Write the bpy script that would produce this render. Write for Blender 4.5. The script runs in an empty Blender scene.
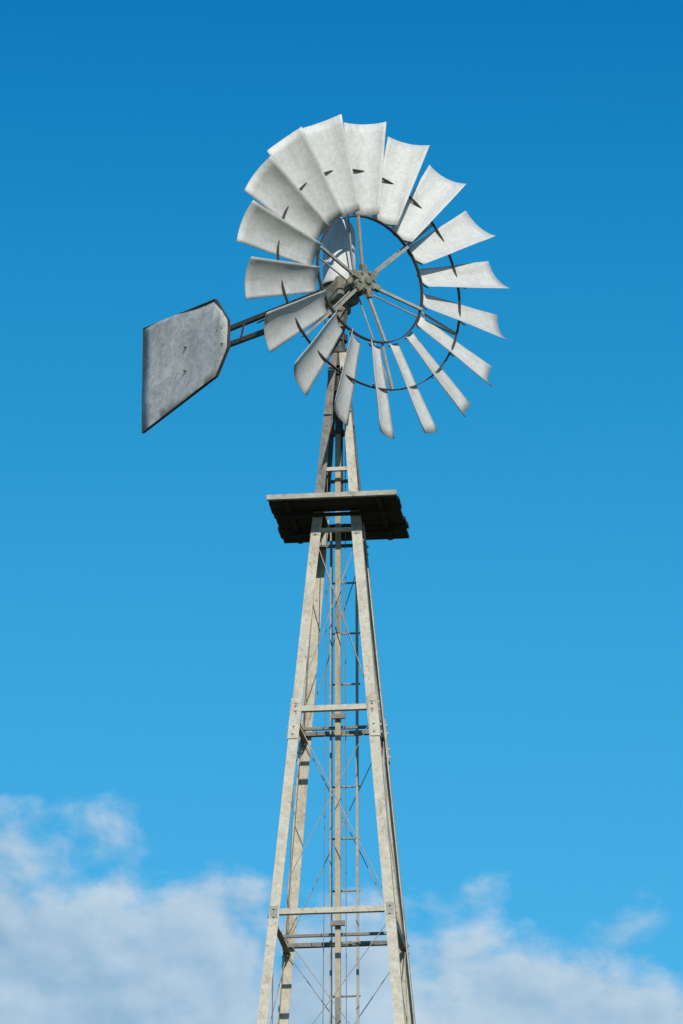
import bpy, bmesh, math, random
from mathutils import Vector, Matrix
random.seed(7)
sc = bpy.context.scene
rad = math.radians

# ------------------------------------------------------------------ helpers
def new_obj(name, bm, mat=None, smooth=False, parent=None, recalc=True):
    if recalc:
        bmesh.ops.recalc_face_normals(bm, faces=bm.faces)
    me = bpy.data.meshes.new(name)
    bm.to_mesh(me); bm.free()
    if smooth:
        for p in me.polygons: p.use_smooth = True
    ob = bpy.data.objects.new(name, me)
    sc.collection.objects.link(ob)
    if mat: me.materials.append(mat)
    if parent: ob.parent = parent
    return ob

def frame(p0, p1, up=None):
    z = (p1 - p0).normalized()
    u = up or Vector((0, 0, 1))
    if abs(z.dot(u)) > 0.98: u = Vector((0, 1, 0))
    x = u.cross(z).normalized()
    y = z.cross(x).normalized()
    return x, y, z

def extrude_profile(bm, p0, p1, d1, d2, prof, prof1=None):
    prof1 = prof1 or prof
    a = [bm.verts.new(p0 + d1*u + d2*v) for u, v in prof]
    b = [bm.verts.new(p1 + d1*u + d2*v) for u, v in prof1]
    n = len(a)
    for i in range(n):
        bm.faces.new((a[i], a[(i+1) % n], b[(i+1) % n], b[i]))
    bm.faces.new(a[::-1]); bm.faces.new(b)

def rod(bm, p0, p1, r, r1=None, seg=10):
    p0, p1 = Vector(p0), Vector(p1)
    x, y, z = frame(p0, p1)
    c = [(math.cos(2*math.pi*i/seg), math.sin(2*math.pi*i/seg)) for i in range(seg)]
    r1 = r if r1 is None else r1
    extrude_profile(bm, p0, p1, x, y, [(r*a, r*b) for a, b in c], [(r1*a, r1*b) for a, b in c])

def bar(bm, p0, p1, w, h, up=None):
    p0, p1 = Vector(p0), Vector(p1)
    x, y, z = frame(p0, p1, up)
    extrude_profile(bm, p0, p1, x, y, [(-w/2, -h/2), (w/2, -h/2), (w/2, h/2), (-w/2, h/2)])

def angle(bm, p0, p1, d1, d2, w, t, w2=None, wtop=None):
    w2 = w2 or w
    pr = lambda w, w2: [(0, 0), (w, 0), (w, t), (t, t), (t, w2), (0, w2)]
    extrude_profile(bm, Vector(p0), Vector(p1), Vector(d1), Vector(d2), pr(w, w2), pr(wtop, wtop) if wtop else None)

def ring(bm, c, R, ax1, ax2, w, h, seg=96):
    ax3 = ax1.cross(ax2)
    vs = []
    for i in range(seg):
        a = 2*math.pi*i/seg
        d = ax1*math.cos(a) + ax2*math.sin(a)
        vs.append([bm.verts.new(c + d*(R+dr) + ax3*da) for dr, da in
                   ((-w/2, -h/2), (w/2, -h/2), (w/2, h/2), (-w/2, h/2))])
    for i in range(seg):
        A, B = vs[i], vs[(i+1) % seg]
        for k in range(4):
            bm.faces.new((A[k], A[(k+1) % 4], B[(k+1) % 4], B[k]))

def lathe(bm, c, prof, seg=32, ax=Vector((0, 0, 1)), x=Vector((1, 0, 0))):
    y = ax.cross(x)
    rings = []
    for r, h in prof:
        if r < 1e-5:
            rings.append([bm.verts.new(c + ax*h)])
        else:
            rings.append([bm.verts.new(c + ax*h + (x*math.cos(2*math.pi*i/seg) + y*math.sin(2*math.pi*i/seg))*r) for i in range(seg)])
    for A, B in zip(rings, rings[1:]):
        for i in range(seg):
            j = (i+1) % seg
            if len(A) == 1 and len(B) == 1: continue
            if len(A) == 1: bm.faces.new((A[0], B[i], B[j]))
            elif len(B) == 1: bm.faces.new((A[i], A[j], B[0]))
            else: bm.faces.new((A[i], A[j], B[j], B[i]))

# ------------------------------------------------------------------ materials
def galv(name, c0, c1, metallic=0.25, rough=0.5, spangle=45, sp_amt=0.35, stain=(0.22, 0.17, 0.12), stain_amt=0.35,
         stain_scale=5.0, streak=(1, 1, 1), bump=0.15, rnd=True, mott=1.5, speck=0.0, base_scale=7.0, stain_lo=0.52):
    m = bpy.data.materials.new(name); m.use_nodes = True
    nt = m.node_tree; N = nt.nodes; L = nt.links
    b = N['Principled BSDF']
    tc = N.new('ShaderNodeTexCoord')
    add = N.new('ShaderNodeVectorMath'); add.operation = 'ADD'
    L.new(tc.outputs['Object'], add.inputs[0])
    oi = N.new('ShaderNodeObjectInfo')
    ml = N.new('ShaderNodeMath'); ml.operation = 'MULTIPLY'; ml.inputs[1].default_value = 37.0
    L.new(oi.outputs['Random'], ml.inputs[0]); L.new(ml.outputs[0], add.inputs[1])
    vor = N.new('ShaderNodeTexVoronoi'); vor.inputs['Scale'].default_value = spangle
    L.new(add.outputs[0], vor.inputs['Vector'])
    sep = N.new('ShaderNodeSeparateColor'); L.new(vor.outputs['Color'], sep.inputs[0])
    n1 = N.new('ShaderNodeTexNoise'); n1.inputs['Scale'].default_value = base_scale; n1.inputs['Detail'].default_value = 9
    n1.inputs['Roughness'].default_value = 0.7
    L.new(add.outputs[0], n1.inputs['Vector'])
    mixf = N.new('ShaderNodeMath'); mixf.operation = 'MULTIPLY_ADD'; mixf.inputs[1].default_value = sp_amt
    L.new(sep.outputs[0], mixf.inputs[0])
    m2 = N.new('ShaderNodeMath'); m2.operation = 'MULTIPLY_ADD'; m2.inputs[1].default_value = mott
    m2.inputs[2].default_value = 0.5 - mott*0.5 - sp_amt*0.5
    L.new(n1.outputs['Fac'], m2.inputs[0]); L.new(m2.outputs[0], mixf.inputs[2])
    mc = N.new('ShaderNodeMix'); mc.data_type = 'RGBA'
    mc.inputs[6].default_value = (*c0, 1); mc.inputs[7].default_value = (*c1, 1)
    L.new(mixf.outputs[0], mc.inputs[0])
    mp = N.new('ShaderNodeMapping'); mp.inputs['Scale'].default_value = streak
    L.new(add.outputs[0], mp.inputs['Vector'])
    n2 = N.new('ShaderNodeTexNoise'); n2.inputs['Scale'].default_value = stain_scale
    n2.inputs['Detail'].default_value = 10; n2.inputs['Roughness'].default_value = 0.72
    L.new(mp.outputs[0], n2.inputs['Vector'])
    cr = N.new('ShaderNodeMapRange'); cr.inputs[1].default_value = stain_lo; cr.inputs[2].default_value = stain_lo+0.2
    cr.inputs[3].default_value = 0; cr.inputs[4].default_value = stain_amt
    L.new(n2.outputs['Fac'], cr.inputs[0])
    ms = N.new('ShaderNodeMix'); ms.data_type = 'RGBA'; ms.inputs[7].default_value = (*stain, 1)
    L.new(mc.outputs[2], ms.inputs[6]); L.new(cr.outputs[0], ms.inputs[0])
    col = ms.outputs[2]
    if speck > 0:
        n3 = N.new('ShaderNodeTexNoise'); n3.inputs['Scale'].default_value = 38; n3.inputs['Detail'].default_value = 3
        L.new(add.outputs[0], n3.inputs['Vector'])
        c3 = N.new('ShaderNodeMapRange'); c3.inputs[1].default_value = 0.60; c3.inputs[2].default_value = 0.72
        c3.inputs[3].default_value = 0; c3.inputs[4].default_value = speck
        L.new(n3.outputs['Fac'], c3.inputs[0])
        m3 = N.new('ShaderNodeMix'); m3.data_type = 'RGBA'; m3.inputs[7].default_value = (*[x*0.6 for x in stain], 1)
        L.new(col, m3.inputs[6]); L.new(c3.outputs[0], m3.inputs[0]); col = m3.outputs[2]
    hv = N.new('ShaderNodeHueSaturation')
    rv = N.new('ShaderNodeMath'); rv.operation = 'MULTIPLY_ADD'; rv.inputs[1].default_value = 0.14; rv.inputs[2].default_value = 0.93
    L.new(oi.outputs['Random'], rv.inputs[0])
    if rnd: L.new(rv.outputs[0], hv.inputs['Value'])
    L.new(col, hv.inputs['Color'])
    L.new(hv.outputs[0], b.inputs['Base Color'])
    b.inputs['Metallic'].default_value = metallic
    rr = N.new('ShaderNodeMath'); rr.operation = 'MULTIPLY_ADD'; rr.inputs[1].default_value = 0.25; rr.inputs[2].default_value = rough-0.1
    L.new(n1.outputs['Fac'], rr.inputs[0]); L.new(rr.outputs[0], b.inputs['Roughness'])
    bp = N.new('ShaderNodeBump'); bp.inputs['Strength'].default_value = bump; bp.inputs['Distance'].default_value = 0.01
    L.new(n1.outputs['Fac'], bp.inputs['Height']); L.new(bp.outputs[0], b.inputs['Normal'])
    return m

M_blade = galv('galvanised_blade', (0.48, 0.48, 0.46), (0.72, 0.715, 0.685), metallic=0.06, streak=(2.2, 2.2, 0.4), stain_amt=0.42,
               stain=(0.31, 0.27, 0.20), rough=0.62, mott=1.1, sp_amt=0.3, speck=0.15, base_scale=9, bump=0.08)
M_vane = galv('galvanised_vane', (0.30, 0.31, 0.30), (0.66, 0.67, 0.65), metallic=0.1, stain=(0.17, 0.155, 0.13), stain_amt=0.6, stain_scale=2.6,
              streak=(1, 1, 0.7), rough=0.6, rnd=False, mott=1.5, speck=0.4, base_scale=8, stain_lo=0.50, bump=0.1)
M_steel = galv('galvanised_angle', (0.36, 0.33, 0.26), (0.64, 0.595, 0.495), metallic=0.08, stain=(0.20, 0.135, 0.08), stain_amt=0.75, stain_scale=7,
               streak=(1, 1, 0.45), rough=0.6, rnd=False, mott=1.8, sp_amt=0.3, speck=0.5, base_scale=12)
M_rod = galv('weathered_rod', (0.13, 0.12, 0.105), (0.26, 0.25, 0.22), stain=(0.12, 0.07, 0.04), stain_amt=0.6, rough=0.6, rnd=False)
M_tie = galv('tie_rod_steel', (0.24, 0.23, 0.20), (0.42, 0.41, 0.37), metallic=0.1, stain=(0.12, 0.07, 0.04), stain_amt=0.6, rough=0.6, rnd=False)
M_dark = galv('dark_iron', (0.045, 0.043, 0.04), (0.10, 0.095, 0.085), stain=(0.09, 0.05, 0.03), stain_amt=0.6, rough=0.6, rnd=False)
M_shade = galv('shade_toned_steel', (0.07, 0.065, 0.057), (0.24, 0.225, 0.195), metallic=0.1, stain=(0.04, 0.035, 0.03), stain_amt=0.7, stain_scale=9, rough=0.5, rnd=False, mott=2.2, base_scale=14)  # darker version of the tower steel, with shade painted into its colour
M_cast = galv('cast_hub', (0.12, 0.12, 0.09), (0.30, 0.29, 0.22), metallic=0.1, stain=(0.04, 0.035, 0.025), stain_amt=0.8, stain_scale=14, rough=0.65, rnd=False, mott=2.2, base_scale=16)
M_wood = galv('weathered_wood', (0.32, 0.26, 0.17), (0.55, 0.46, 0.32), metallic=0, stain=(0.15, 0.11, 0.07), stain_amt=0.6, streak=(4, 4, .4), rough=0.85, rnd=False)
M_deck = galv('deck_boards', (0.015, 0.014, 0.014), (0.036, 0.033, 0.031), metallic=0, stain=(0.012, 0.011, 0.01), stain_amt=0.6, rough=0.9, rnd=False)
M_trim = galv('weathered_trim', (0.26, 0.24, 0.20), (0.50, 0.47, 0.40), metallic=0.05, stain=(0.10, 0.08, 0.06), stain_amt=0.8, stain_scale=9, rough=0.7, rnd=False, mott=2.0, base_scale=14)
M_conc = galv('concrete', (0.25, 0.24, 0.22), (0.4, 0.39, 0.36), metallic=0, rough=0.9, rnd=False)

# ------------------------------------------------------------------ windmill
mill = bpy.data.objects.new('windmill', None); sc.collection.objects.link(mill)
mill.empty_display_size = 2

B = -rad(6.5)
RX = Vector((math.cos(B), math.sin(B), 0)); RY = Vector((-math.sin(B), math.cos(B), 0)); UZ = Vector((0, 0, 1))
def T(x, y, z): return RX*x + RY*y + UZ*z
def side(z): return 1.04 - 0.176*(z - 12.35)
ZTOP = 17.60
LEVELS = [0.9, 3.1, 5.15, 7.0, 8.65, 10.15, 11.6, 13.10, 14.68, 16.12]

for i, (sx, sy) in enumerate(((-1, -1), (1, -1), (-1, 1), (1, 1))):
    bm = bmesh.new()
    zm = 16.34
    s0, s1, sm = side(0)/2, side(ZTOP)/2, side(zm)/2
    wl = 0.074
    angle(bm, T(sx*s0, sy*s0, 0), T(sx*sm, sy*sm, zm), RX*(-sx), RY*(-sy), wl, 0.008)
    for z in (3.4, 6.2, 9.0, 11.85, 14.62):
        a, b_ = side(z-0.16)/2+0.0075, side(z+0.16)/2+0.0075
        angle(bm, T(sx*a, sy*a, z-0.16), T(sx*b_, sy*b_, z+0.16), RX*(-sx), RY*(-sy), wl, 0.006)
        for dz in (-0.12, -0.06, 0.06, 0.12):
            s = side(z+dz)/2+0.0075
            p = T(sx*(s-0.04), sy*s, z+dz); rod(bm, p, p+RY*(sy*0.012), 0.009, seg=6)
            p = T(sx*s, sy*(s-0.04), z+dz); rod(bm, p, p+RX*(sx*0.012), 0.009, seg=6)
    new_obj('tower_leg_%d' % (i+1), bm, M_steel, parent=mill)
    bm = bmesh.new()
    angle(bm, T(sx*sm, sy*sm, zm), T(sx*s1, sy*s1, ZTOP), RX*(-sx), RY*(-sy), 0.070, 0.007, wtop=0.052)
    new_obj('tower_stub_%d' % (i+1), bm, M_steel if i == 1 else M_shade, parent=mill)  # shadow below the head painted on as darker steel, all but one stub
    bm = bmesh.new()
    c = T(sx*s0, sy*s0, 0)
    bar(bm, c + UZ*(-0.4), c + UZ*0.12, 0.5, 0.5, up=Vector((0, 1, 0)))
    new_obj('footing_%d' % (i+1), bm, M_conc, parent=mill)

bm = bmesh.new(); bmg = bmesh.new(); bmb = bmesh.new()
faces = [(RX, RY*-1), (RX, RY), (RY, RX*-1), (RY, RX)]
for li, z in enumerate(LEVELS + [16.62]):
    s = side(z)/2
    for fi, (al, out) in enumerate(faces):
        dz = 0.0 if fi < 2 else -0.05
        q = s - 0.0095
        o = out*q + UZ*(z+dz)
        w = 0.040 if li < len(LEVELS)-1 else 0.028
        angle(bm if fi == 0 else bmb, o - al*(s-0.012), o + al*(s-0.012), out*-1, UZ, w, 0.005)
        if li < len(LEVELS):
            for sg in (-1, 1):
                c = out*(s+0.0012) + al*sg*(s-0.035) + UZ*(z+dz+0.01)
                bar(bmg, c - UZ*0.05, c + UZ*0.05, 0.055, 0.004, up=out)
                rod(bmg, c - UZ*0.03, c - UZ*0.03 + out*0.014, 0.008, seg=6)
                rod(bmg, c + UZ*0.03, c + UZ*0.03 + out*0.014, 0.008, seg=6)
new_obj('tower_girts_front', bm, M_steel, parent=mill)
new_obj('tower_girts', bmb, M_shade, parent=mill)  # back and side girts get their shade from a darker colour
new_obj('tower_gussets', bmg, M_tie, parent=mill)

bm = bmesh.new()
for z0, z1 in zip(LEVELS, LEVELS[1:]):
    for fi, (al, out) in enumerate(faces):
        for k, sg in enumerate((-1, 1)):
            a, b_ = side(z0)/2, side(z1)/2
            off = 0.006 + 0.009*k
            rod(bm, al*sg*(a-0.03) + out*(a-off-0.012) + UZ*(z0+0.05), -al*sg*(b_-0.03) + out*(b_-off-0.012) + UZ*(z1-0.05), 0.0036, seg=6)
new_obj('tie_rods', bm, M_tie, parent=mill)

bm = bmesh.new()
z = 0.3
while z < 16.9:
    z2 = min(z+3.05, 17.0)
    bar(bm, T(-0.005, -0.02, z), T(-0.005, -0.02, z2-0.01), 0.040, 0.036, up=RY)
    z = z2
new_obj('pump_rod', bm, M_wood, parent=mill)
bm = bmesh.new()
for z in (3.3, 6.35, 9.4, 12.45, 15.5):
    for d in (-1, 1):
        c = T(-0.005, -0.02, z) + RY*d*0.024
        bar(bm, c-UZ*0.13, c+UZ*0.13, 0.03, 0.006, up=RY)
for z in (5.15, 8.65, 11.6, 13.10, 14.68):
    s = side(z)/2
    bar(bm, T(-.05, -0.065, z+0.03), T(.05, -0.065, z+0.03), 0.025, 0.035)
    bar(bm, T(-s+.02, 0.025, z-0.03), T(s-.02, 0.025, z-0.03), 0.022, 0.02)
new_obj('pump_rod_guides', bm, M_rod, parent=mill)

bm = bmesh.new()
ly = 0.13
for sx in (-1, 1):
    angle(bm, T(0.028+sx*0.115, ly, 0.3), T(0.024+sx*0.105, ly-.02, 16.25), RX*(-sx), RY, 0.020, 0.004)
z = 0.7
while z < 16.2:
    rod(bm, T(0.026-0.115, ly+0.012, z), T(0.026+0.115, ly+0.012, z), 0.008, seg=8)
    z += 0.398
new_obj('ladder', bm, M_tie, parent=mill)

bm = bmesh.new()
rod(bm, T(-0.075, -0.06, 17.6), T(-0.17, -0.16, 1.4), 0.003, seg=6)
rod(bm, T(0.05, -0.04, 17.3), T(0.07, 0.0, 1.4), 0.003, seg=6)
new_obj('furl_wire', bm, M_rod, parent=mill)

# platform
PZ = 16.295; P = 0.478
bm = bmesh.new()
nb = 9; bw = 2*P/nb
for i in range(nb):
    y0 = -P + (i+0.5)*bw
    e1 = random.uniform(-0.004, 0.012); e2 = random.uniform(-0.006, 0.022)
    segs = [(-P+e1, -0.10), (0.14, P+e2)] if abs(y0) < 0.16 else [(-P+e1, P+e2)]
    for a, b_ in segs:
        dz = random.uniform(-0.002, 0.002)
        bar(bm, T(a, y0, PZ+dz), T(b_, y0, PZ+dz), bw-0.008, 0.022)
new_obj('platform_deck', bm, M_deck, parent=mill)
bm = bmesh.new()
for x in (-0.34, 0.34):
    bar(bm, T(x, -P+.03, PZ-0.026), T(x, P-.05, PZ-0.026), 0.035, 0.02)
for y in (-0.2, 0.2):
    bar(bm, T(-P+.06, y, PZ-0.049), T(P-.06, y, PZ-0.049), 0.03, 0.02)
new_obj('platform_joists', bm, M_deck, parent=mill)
bm = bmesh.new()
angle(bm, T(-P-.006, -P-0.008, PZ-0.020), T(P+.004, -P-0.008, PZ-0.020), UZ, RY, 0.036, 0.005, 0.03)
new_obj('platform_edge_trim', bm, M_trim, parent=mill)

# mast
bm = bmesh.new()
lathe(bm, T(0, 0, 0), [(0.0, 17.50), (0.055, 17.50), (0.055, 17.60), (0.07, 17.605), (0.07, 17.64),
                       (0.045, 17.65), (0.045, 17.70), (0.064, 17.71), (0.064, 17.76), (0.037, 17.77), (0.037, 18.0), (0, 18.0)], seg=20)
rod(bm, T(0, 0, 16.5), T(0, 0, 17.5), 0.030, seg=14)
rod(bm, T(-0.03, -0.05, 17.55), T(-0.12, -0.06, 17.95), 0.008)
rod(bm, T(0.03, -0.05, 17.62), T(0.055, -0.05, 17.95), 0.007)
for z in (16.95, 17.3):
    rod(bm, T(0, 0, z), T(0, 0, z+0.04), 0.045, seg=14)
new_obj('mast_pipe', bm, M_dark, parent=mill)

# ---- head
A = rad(38)
H = Vector((math.cos(A), math.sin(A), 0)); K = Vector((-math.sin(A), math.cos(A), 0)); NV = -K
AXZ = 18.10
HUB = NV*0.30 + UZ*AXZ
def Wp(x, y, z): return HUB + H*(x+0.003) + K*y + UZ*z
R = 1.243
def ydish(r): return -0.085 - (r/R-0.4)/0.6*0.065

pitch = rad(32)
NU, NVV = 12, 10
def blade_mesh(k):
    bm = bmesh.new()
    rr = random.Random(k)
    cdep = rr.uniform(0.115, 0.15); ph = rr.uniform(0, 6); sk = rr.uniform(-.006, .006)
    grid = []
    for j in range(NVV+1):
        f = j/NVV
        r = (0.415 + 0.585*f)*R
        w = (0.158 + (0.262-0.158)*f)*R
        dep = w*cdep
        row = []
        for i in range(NU+1):
            u = i/NU - 0.5
            d = dep*(1-(2*u)**2) + 0.0018*math.sin(9*f+ph+5*u)
            x = u*w*math.cos(pitch) + math.sin(pitch)*d
            y = -u*w*math.sin(pitch) + math.cos(pitch)*d + ydish(r)
            row.append(bm.verts.new((x, y, r + sk*u*2*f)))
        grid.append(row)
    for j in range(NVV):
        for i in range(NU):
            bm.faces.new((grid[j][i], grid[j][i+1], grid[j+1][i+1], grid[j+1][i]))
    return bm
WM = Matrix.Translation(HUB + H*0.003) @ Matrix.Rotation(A, 4, 'Z')
for k in range(18):
    th = rad(-5 + 20*k + random.uniform(-0.7, 0.7))
    bm = blade_mesh(k)
    ob = new_obj('wheel_blade_%d' % (k+1), bm, M_blade, smooth=True, parent=mill, recalc=False)
    tw = Matrix.Rotation(rad(random.uniform(-1.8, 1.8)), 4, 'Z')
    ob.matrix_world = WM @ Matrix.Rotation(th, 4, 'Y') @ tw
    so = ob.modifiers.new('s', 'SOLIDIFY'); so.thickness = 0.003; so.offset = 0

bm = bmesh.new()
yi = ydish(0.4*R)
ring(bm, Wp(0, yi+0.01, 0), 0.402*R, H, UZ, 0.009, 0.028)
yo = ydish(0.7*R)+0.046
ring(bm, Wp(0, yo, 0), 0.70*R, H, UZ, 0.008, 0.022)
new_obj('wheel_rims', bm, M_dark, parent=mill)
bm = bmesh.new()
for k in range(6):
    th = rad(-15 + 60*k)
    c, s = math.cos(th), math.sin(th)
    def P3(r, y, off=0): return Wp(s*r + c*off, y, c*r - s*off)
    bar(bm, P3(0.07, -0.005), P3(0.402*R, yi-0.006), 0.022, 0.018, up=NV)
    bar(bm, P3(0.402*R, yi+0.03), P3(0.70*R, yo+0.012), 0.018, 0.012, up=NV)
    rod(bm, P3(0.06, 0.10), P3(0.70*R, yo+0.03), 0.0065, seg=8)
new_obj('wheel_spokes', bm, M_tie, parent=mill)
bm = bmesh.new()
for k in range(18):
    th = rad(-5 + 20*k)
    c, s = math.cos(th), math.sin(th)
    def P3(r, y, off=0): return Wp(s*r + c*off, y, c*r - s*off)
    for r, w in ((0.70*R, 0.208*R), (0.425*R, 0.158*R)):
        pts = []
        for i in range(9):
            u = i/8*0.8-0.4
            d = w*0.135*(1-(2*u)**2) + 0.018
            pts.append(P3(r, -u*w*math.sin(pitch)+math.cos(pitch)*d+ydish(r), u*w*math.cos(pitch)+math.sin(pitch)*d))
        for p, q in zip(pts, pts[1:]):
            rod(bm, p, q, 0.006, seg=6)
new_obj('blade_clips', bm, M_rod, parent=mill)

bm = bmesh.new()
lathe(bm, HUB, [(0, -0.06), (0.028, -0.06), (0.034, -0.045), (0.048, -0.038), (0.085, -0.03), (0.096, -0.012), (0.096, 0.008), (0.075, 0.016),
                (0.05, 0.02), (0.05, 0.08), (0.085, 0.085), (0.085, 0.11), (0.04, 0.115), (0.035, 0.24), (0, 0.24)], seg=20, ax=K, x=H)
for k in range(6):
    th = rad(-15+60*k); c, s = math.cos(th), math.sin(th)
    bar(bm, Wp(s*0.05, -0.016, c*0.05), Wp(s*0.13, -0.026, c*0.13), 0.046, 0.038, up=NV)
    th = rad(15+60*k); c, s = math.cos(th), math.sin(th)
    rod(bm, Wp(s*0.070, -0.02, c*0.070), Wp(s*0.070, -0.052, c*0.070), 0.012, seg=6)
new_obj('wheel_hub', bm, M_cast, parent=mill)

def box(bm, c, hx, hy, hz, ax, ay, bev=0.015):
    r = bmesh.ops.create_cube(bm, size=2)
    for v in r['verts']:
        co = v.co.copy()
        v.co = c + ax*(co.x*hx) + ay*(co.y*hy) + UZ*(co.z*hz)
    es = list({e for v in r['verts'] for e in v.link_edges})
    bmesh.ops.bevel(bm, geom=es, offset=bev, segments=3, affect='EDGES', profile=0.5)
bm = bmesh.new()
box(bm, UZ*(AXZ+0.0), 0.105, 0.13, 0.10, H, K, 0.03)
box(bm, UZ*(AXZ-0.12) + K*0.02, 0.07, 0.09, 0.05, H, K, 0.02)
lathe(bm, UZ*AXZ, [(0, -0.24), (0.055, -0.24), (0.06, -0.2), (0.06, -0.12), (0, -0.12)], seg=20, ax=K, x=H)
rod(bm, UZ*(AXZ-0.28), UZ*(AXZ-0.1), 0.05, 0.075, seg=16)
new_obj('gearbox', bm, M_cast, parent=mill)
bm = bmesh.new()
lathe(bm, K*0.0, [(0.128, AXZ+0.06), (0.132, AXZ+0.065), (0.132, AXZ+0.09), (0.124, AXZ+0.095), (0.124, AXZ+0.46), (0.118, AXZ+0.52), (0.10, AXZ+0.57),
                  (0.07, AXZ+0.605), (0.03, AXZ+0.62), (0, AXZ+0.622)], seg=36)
new_obj('gearbox_hood', bm, M_blade, smooth=True, parent=mill)

# tail
def Tl(d, z, o=0): return K*d + UZ*(AXZ+z) + H*o
bm = bmesh.new()
angle(bm, Tl(0.10, 0.085, 0.012), Tl(1.56, 0.185, 0.012), UZ, H, 0.034, 0.006)
angle(bm, Tl(0.10, -0.07, 0.012), Tl(1.56, 0.055, 0.012), UZ, H, 0.034, 0.006)
for d in (0.45, 0.85, 1.2):
    f = (d-.1)/1.4
    bar(bm, Tl(d, 0.09+.09*f, 0.006), Tl(d+.05, -0.06+.12*f, 0.006), 0.02, 0.006, up=H)
new_obj('tail_arms', bm, M_dark, parent=mill)
bm = bmesh.new()
rod(bm, Tl(0.2, 0.02, -0.09), Tl(1.0, 0.09, -0.02), 0.006)
rod(bm, Tl(0.15, -0.02, -0.10), Tl(0.55, 0.03, -0.06), 0.016)
new_obj('furl_spring', bm, M_dark, parent=mill)
outl = [(1.39, 0.225), (1.39, 0.0), (1.54, -0.195), (2.51, -0.365), (2.51, 0.525), (1.56, 0.46)]
OZ = 0.02
bm = bmesh.new()
vs = [bm.verts.new(Tl(d, z+OZ, 0.0)) for d, z in outl]
bm.faces.new(vs)
for q in [1.5+0.1*i for i in range(10)]:
    bmesh.ops.bisect_plane(bm, geom=bm.verts[:]+bm.edges[:]+bm.faces[:], plane_co=Tl(q, 0), plane_no=K)
for q in [-0.3+0.1*i for i in range(9)]:
    bmesh.ops.bisect_plane(bm, geom=bm.verts[:]+bm.edges[:]+bm.faces[:], plane_co=Tl(0, q), plane_no=UZ)
bmesh.ops.recalc_face_normals(bm, faces=bm.faces)
for v in bm.verts:
    d = v.co.dot(K); z = v.co.z-AXZ
    v.co += H*(0.007*math.sin(d*7+z*4)+0.006*math.sin(z*11-d*3)-0.004)
ob = new_obj('tail_vane', bm, M_vane, smooth=True, parent=mill, recalc=False)
so = ob.modifiers.new('s', 'SOLIDIFY'); so.thickness = 0.004; so.offset = 0
bm = bmesh.new()
for i, ((d0, z0), (d1, z1)) in enumerate(zip(outl, outl[1:]+outl[:1])):
    wd = 0.015 if i in (0, 1, 5) else 0.008
    bar(bm, Tl(d0, z0+OZ, -0.001), Tl(d1, z1+OZ, -0.001), wd*0.6, 0.024, up=H)
bar(bm, Tl(1.95, 0.44, 0.022), Tl(1.95, -0.20, 0.022), 0.03, 0.008, up=H)
for d, z in ((1.46, 0.20), (1.46, 0.07), (1.52, 0.2), (1.95, 0.2), (1.95, 0.0)):
    rod(bm, Tl(d, z, 0.01), Tl(d, z, -0.018), 0.007, seg=6)
new_obj('vane_frame', bm, M_dark, parent=mill)

# ------------------------------------------------------------------ ground
bm = bmesh.new()
bmesh.ops.create_circle(bm, cap_ends=True, radius=6000, segments=96)
g = new_obj('ground', bm)
m = bpy.data.materials.new('dry_grass'); m.use_nodes = True
nt = m.node_tree; N = nt.nodes; L = nt.links
tc = N.new('ShaderNodeTexCoord'); n1 = N.new('ShaderNodeTexNoise'); n1.inputs['Scale'].default_value = 0.35; n1.inputs['Detail'].default_value = 12
L.new(tc.outputs['Object'], n1.inputs['Vector'])
cr = N.new('ShaderNodeValToRGB'); cr.color_ramp.elements[0].position = 0.35; cr.color_ramp.elements[1].position = 0.65
cr.color_ramp.elements[0].color = (0.05, 0.07, 0.025, 1); cr.color_ramp.elements[1].color = (0.13, 0.12, 0.055, 1)
L.new(n1.outputs['Fac'], cr.inputs[0]); L.new(cr.outputs[0], N['Principled BSDF'].inputs['Base Color'])
N['Principled BSDF'].inputs['Roughness'].default_value = 0.95
g.data.materials.append(m)

# ------------------------------------------------------------------ light
SAZ, SEL = 10, 28
S = Vector((math.sin(rad(SAZ))*math.cos(rad(SEL)), -math.cos(rad(SAZ))*math.cos(rad(SEL)), math.sin(rad(SEL))))
ld = bpy.data.lights.new('sun', 'SUN'); ld.energy = 3.7; ld.angle = rad(0.5); ld.color = (1.0, 0.94, 0.83)
lo = bpy.data.objects.new('sun', ld); sc.collection.objects.link(lo)
lo.rotation_euler = S.to_track_quat('Z', 'Y').to_euler()
lo.location = S*60

w = bpy.data.worlds.new('World'); sc.world = w; w.use_nodes = True
nt = w.node_tree; N = nt.nodes; L = nt.links
for n in list(N): N.remove(n)
def math_(op, a, b=None, c=None, clamp=False):
    n = N.new('ShaderNodeMath'); n.operation = op; n.use_clamp = clamp
    for i, v in enumerate((a, b, c)):
        if v is None: continue
        if isinstance(v, (int, float)): n.inputs[i].default_value = v
        else: L.new(v, n.inputs[i])
    return n.outputs[0]
def mrange(v, a, b, c, d, smooth=True):
    n = N.new('ShaderNodeMapRange'); n.interpolation_type = 'SMOOTHSTEP' if smooth else 'LINEAR'
    L.new(v, n.inputs[0])
    for i, x in enumerate((a, b, c, d)): n.inputs[i+1].default_value = x
    return n.outputs[0]
sky = N.new('ShaderNodeTexSky'); sky.sky_type = 'NISHITA'; sky.sun_disc = False
sky.sun_elevation = rad(SEL); sky.sun_rotation = rad(180-SAZ); sky.ozone_density = 2.0; sky.dust_density = 0.3; sky.air_density = 1.0
tc = N.new('ShaderNodeTexCoord'); sp = N.new('ShaderNodeSeparateXYZ'); L.new(tc.outputs['Generated'], sp.inputs[0])
el = math_('MULTIPLY', math_('ARCSINE', sp.outputs[2]), 180/math.pi)
az = math_('MULTIPLY', math_('ARCTAN2', sp.outputs[0], sp.outputs[1]), 180/math.pi)
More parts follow.
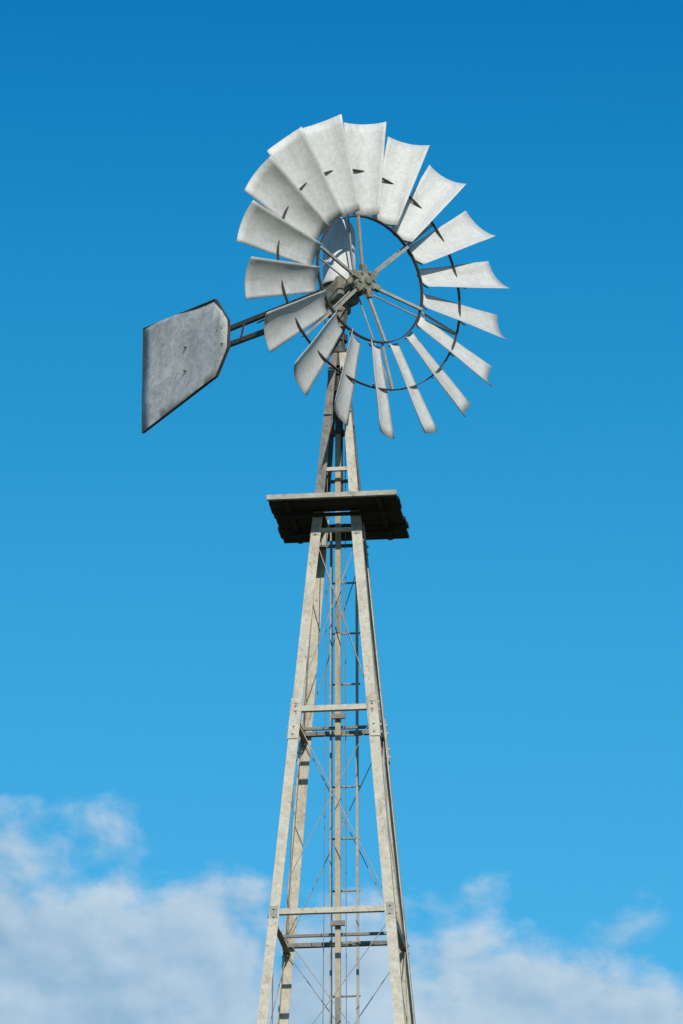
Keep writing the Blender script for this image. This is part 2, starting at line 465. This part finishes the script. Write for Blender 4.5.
grade = N.new('ShaderNodeValToRGB'); cr = grade.color_ramp
L.new(math_('DIVIDE', el, 90.0), grade.inputs[0])
cr.elements[0].position = 0.16; cr.elements[0].color = (0.27, 0.90, 1.02, 1)
cr.elements[1].position = 0.30; cr.elements[1].color = (0.015, 0.56, 0.90, 1)
e = cr.elements.new(0.22); e.color = (0.15, 0.86, 1.02, 1)
e = cr.elements.new(0.26); e.color = (0.06, 0.76, 0.98, 1)
e = cr.elements.new(0.6); e.color = (0.35, 0.65, 0.9, 1)
mul = N.new('ShaderNodeMix'); mul.data_type = 'RGBA'; mul.blend_type = 'MULTIPLY'; mul.inputs[0].default_value = 1
L.new(sky.outputs[0], mul.inputs[6]); L.new(grade.outputs[0], mul.inputs[7])
bg = N.new('ShaderNodeBackground'); bg.inputs[1].default_value = 0.13; L.new(mul.outputs[2], bg.inputs[0])
cv = N.new('ShaderNodeCombineXYZ'); L.new(az, cv.inputs[0]); L.new(math_('MULTIPLY', el, 1.35), cv.inputs[1]); cv.inputs[2].default_value = 3.1
def noise(vec, scale, detail, rough, dist=0.0, off=None):
    n = N.new('ShaderNodeTexNoise'); n.inputs['Scale'].default_value = scale; n.inputs['Detail'].default_value = detail
    n.inputs['Roughness'].default_value = rough; n.inputs['Distortion'].default_value = dist
    if off:
        a = N.new('ShaderNodeVectorMath'); a.operation = 'ADD'; L.new(vec, a.inputs[0]); a.inputs[1].default_value = off
        vec = a.outputs[0]
    L.new(vec, n.inputs['Vector']); return n.outputs['Fac']
azc = mrange(az, -6, 6, -6, 6, False)
top = math_('MULTIPLY_ADD', azc, -0.20, 16.98)
n_a = noise(cv.outputs[0], 0.9, 5, 0.54, 0.15)
n_b = noise(cv.outputs[0], 0.9, 5, 0.54, 0.15, (0.12, 0.24, 0))
h = math_('SUBTRACT', top, el)
dens = math_('ADD', math_('MULTIPLY', h, 0.28), math_('SUBTRACT', n_a, 0.47))
mask = mrange(dens, -0.02, 0.28, 0.0, 0.92)
relief = math_('MULTIPLY', math_('SUBTRACT', n_a, n_b), 1.2)  # sunward shading of the cloud puffs, painted into their brightness
n_c = noise(cv.outputs[0], 0.55, 4, 0.5, 0.0, (9, 4, 2))
lum = math_('ADD', math_('ADD', math_('MULTIPLY', n_c, 1.1), math_('MULTIPLY_ADD', h, -0.10, 0.10)), relief, clamp=True)
cc = N.new('ShaderNodeMix'); cc.data_type = 'RGBA'; cc.inputs[6].default_value = (0.21, 0.41, 0.60, 1); cc.inputs[7].default_value = (0.66, 0.77, 0.87, 1)
L.new(lum, cc.inputs[0])
bgc = N.new('ShaderNodeBackground'); L.new(cc.outputs[2], bgc.inputs[0]); bgc.inputs[1].default_value = 0.95
mx = N.new('ShaderNodeMixShader'); L.new(mask, mx.inputs[0]); L.new(bg.outputs[0], mx.inputs[1]); L.new(bgc.outputs[0], mx.inputs[2])
out = N.new('ShaderNodeOutputWorld'); L.new(mx.outputs[0], out.inputs[0])

# ------------------------------------------------------------------ camera
cd = bpy.data.cameras.new('camera'); cam = bpy.data.objects.new('camera', cd); sc.collection.objects.link(cam)
cam.location = (0.018, -38.8, 1.6); cam.rotation_euler = (rad(90+20.8), 0, 0)
cd.sensor_fit = 'VERTICAL'; cd.sensor_height = 36; cd.lens = 195.8; cd.clip_end = 20000
sc.camera = cam
sc.view_settings.view_transform = 'Standard'; sc.view_settings.look = 'None'; sc.view_settings.exposure = 0
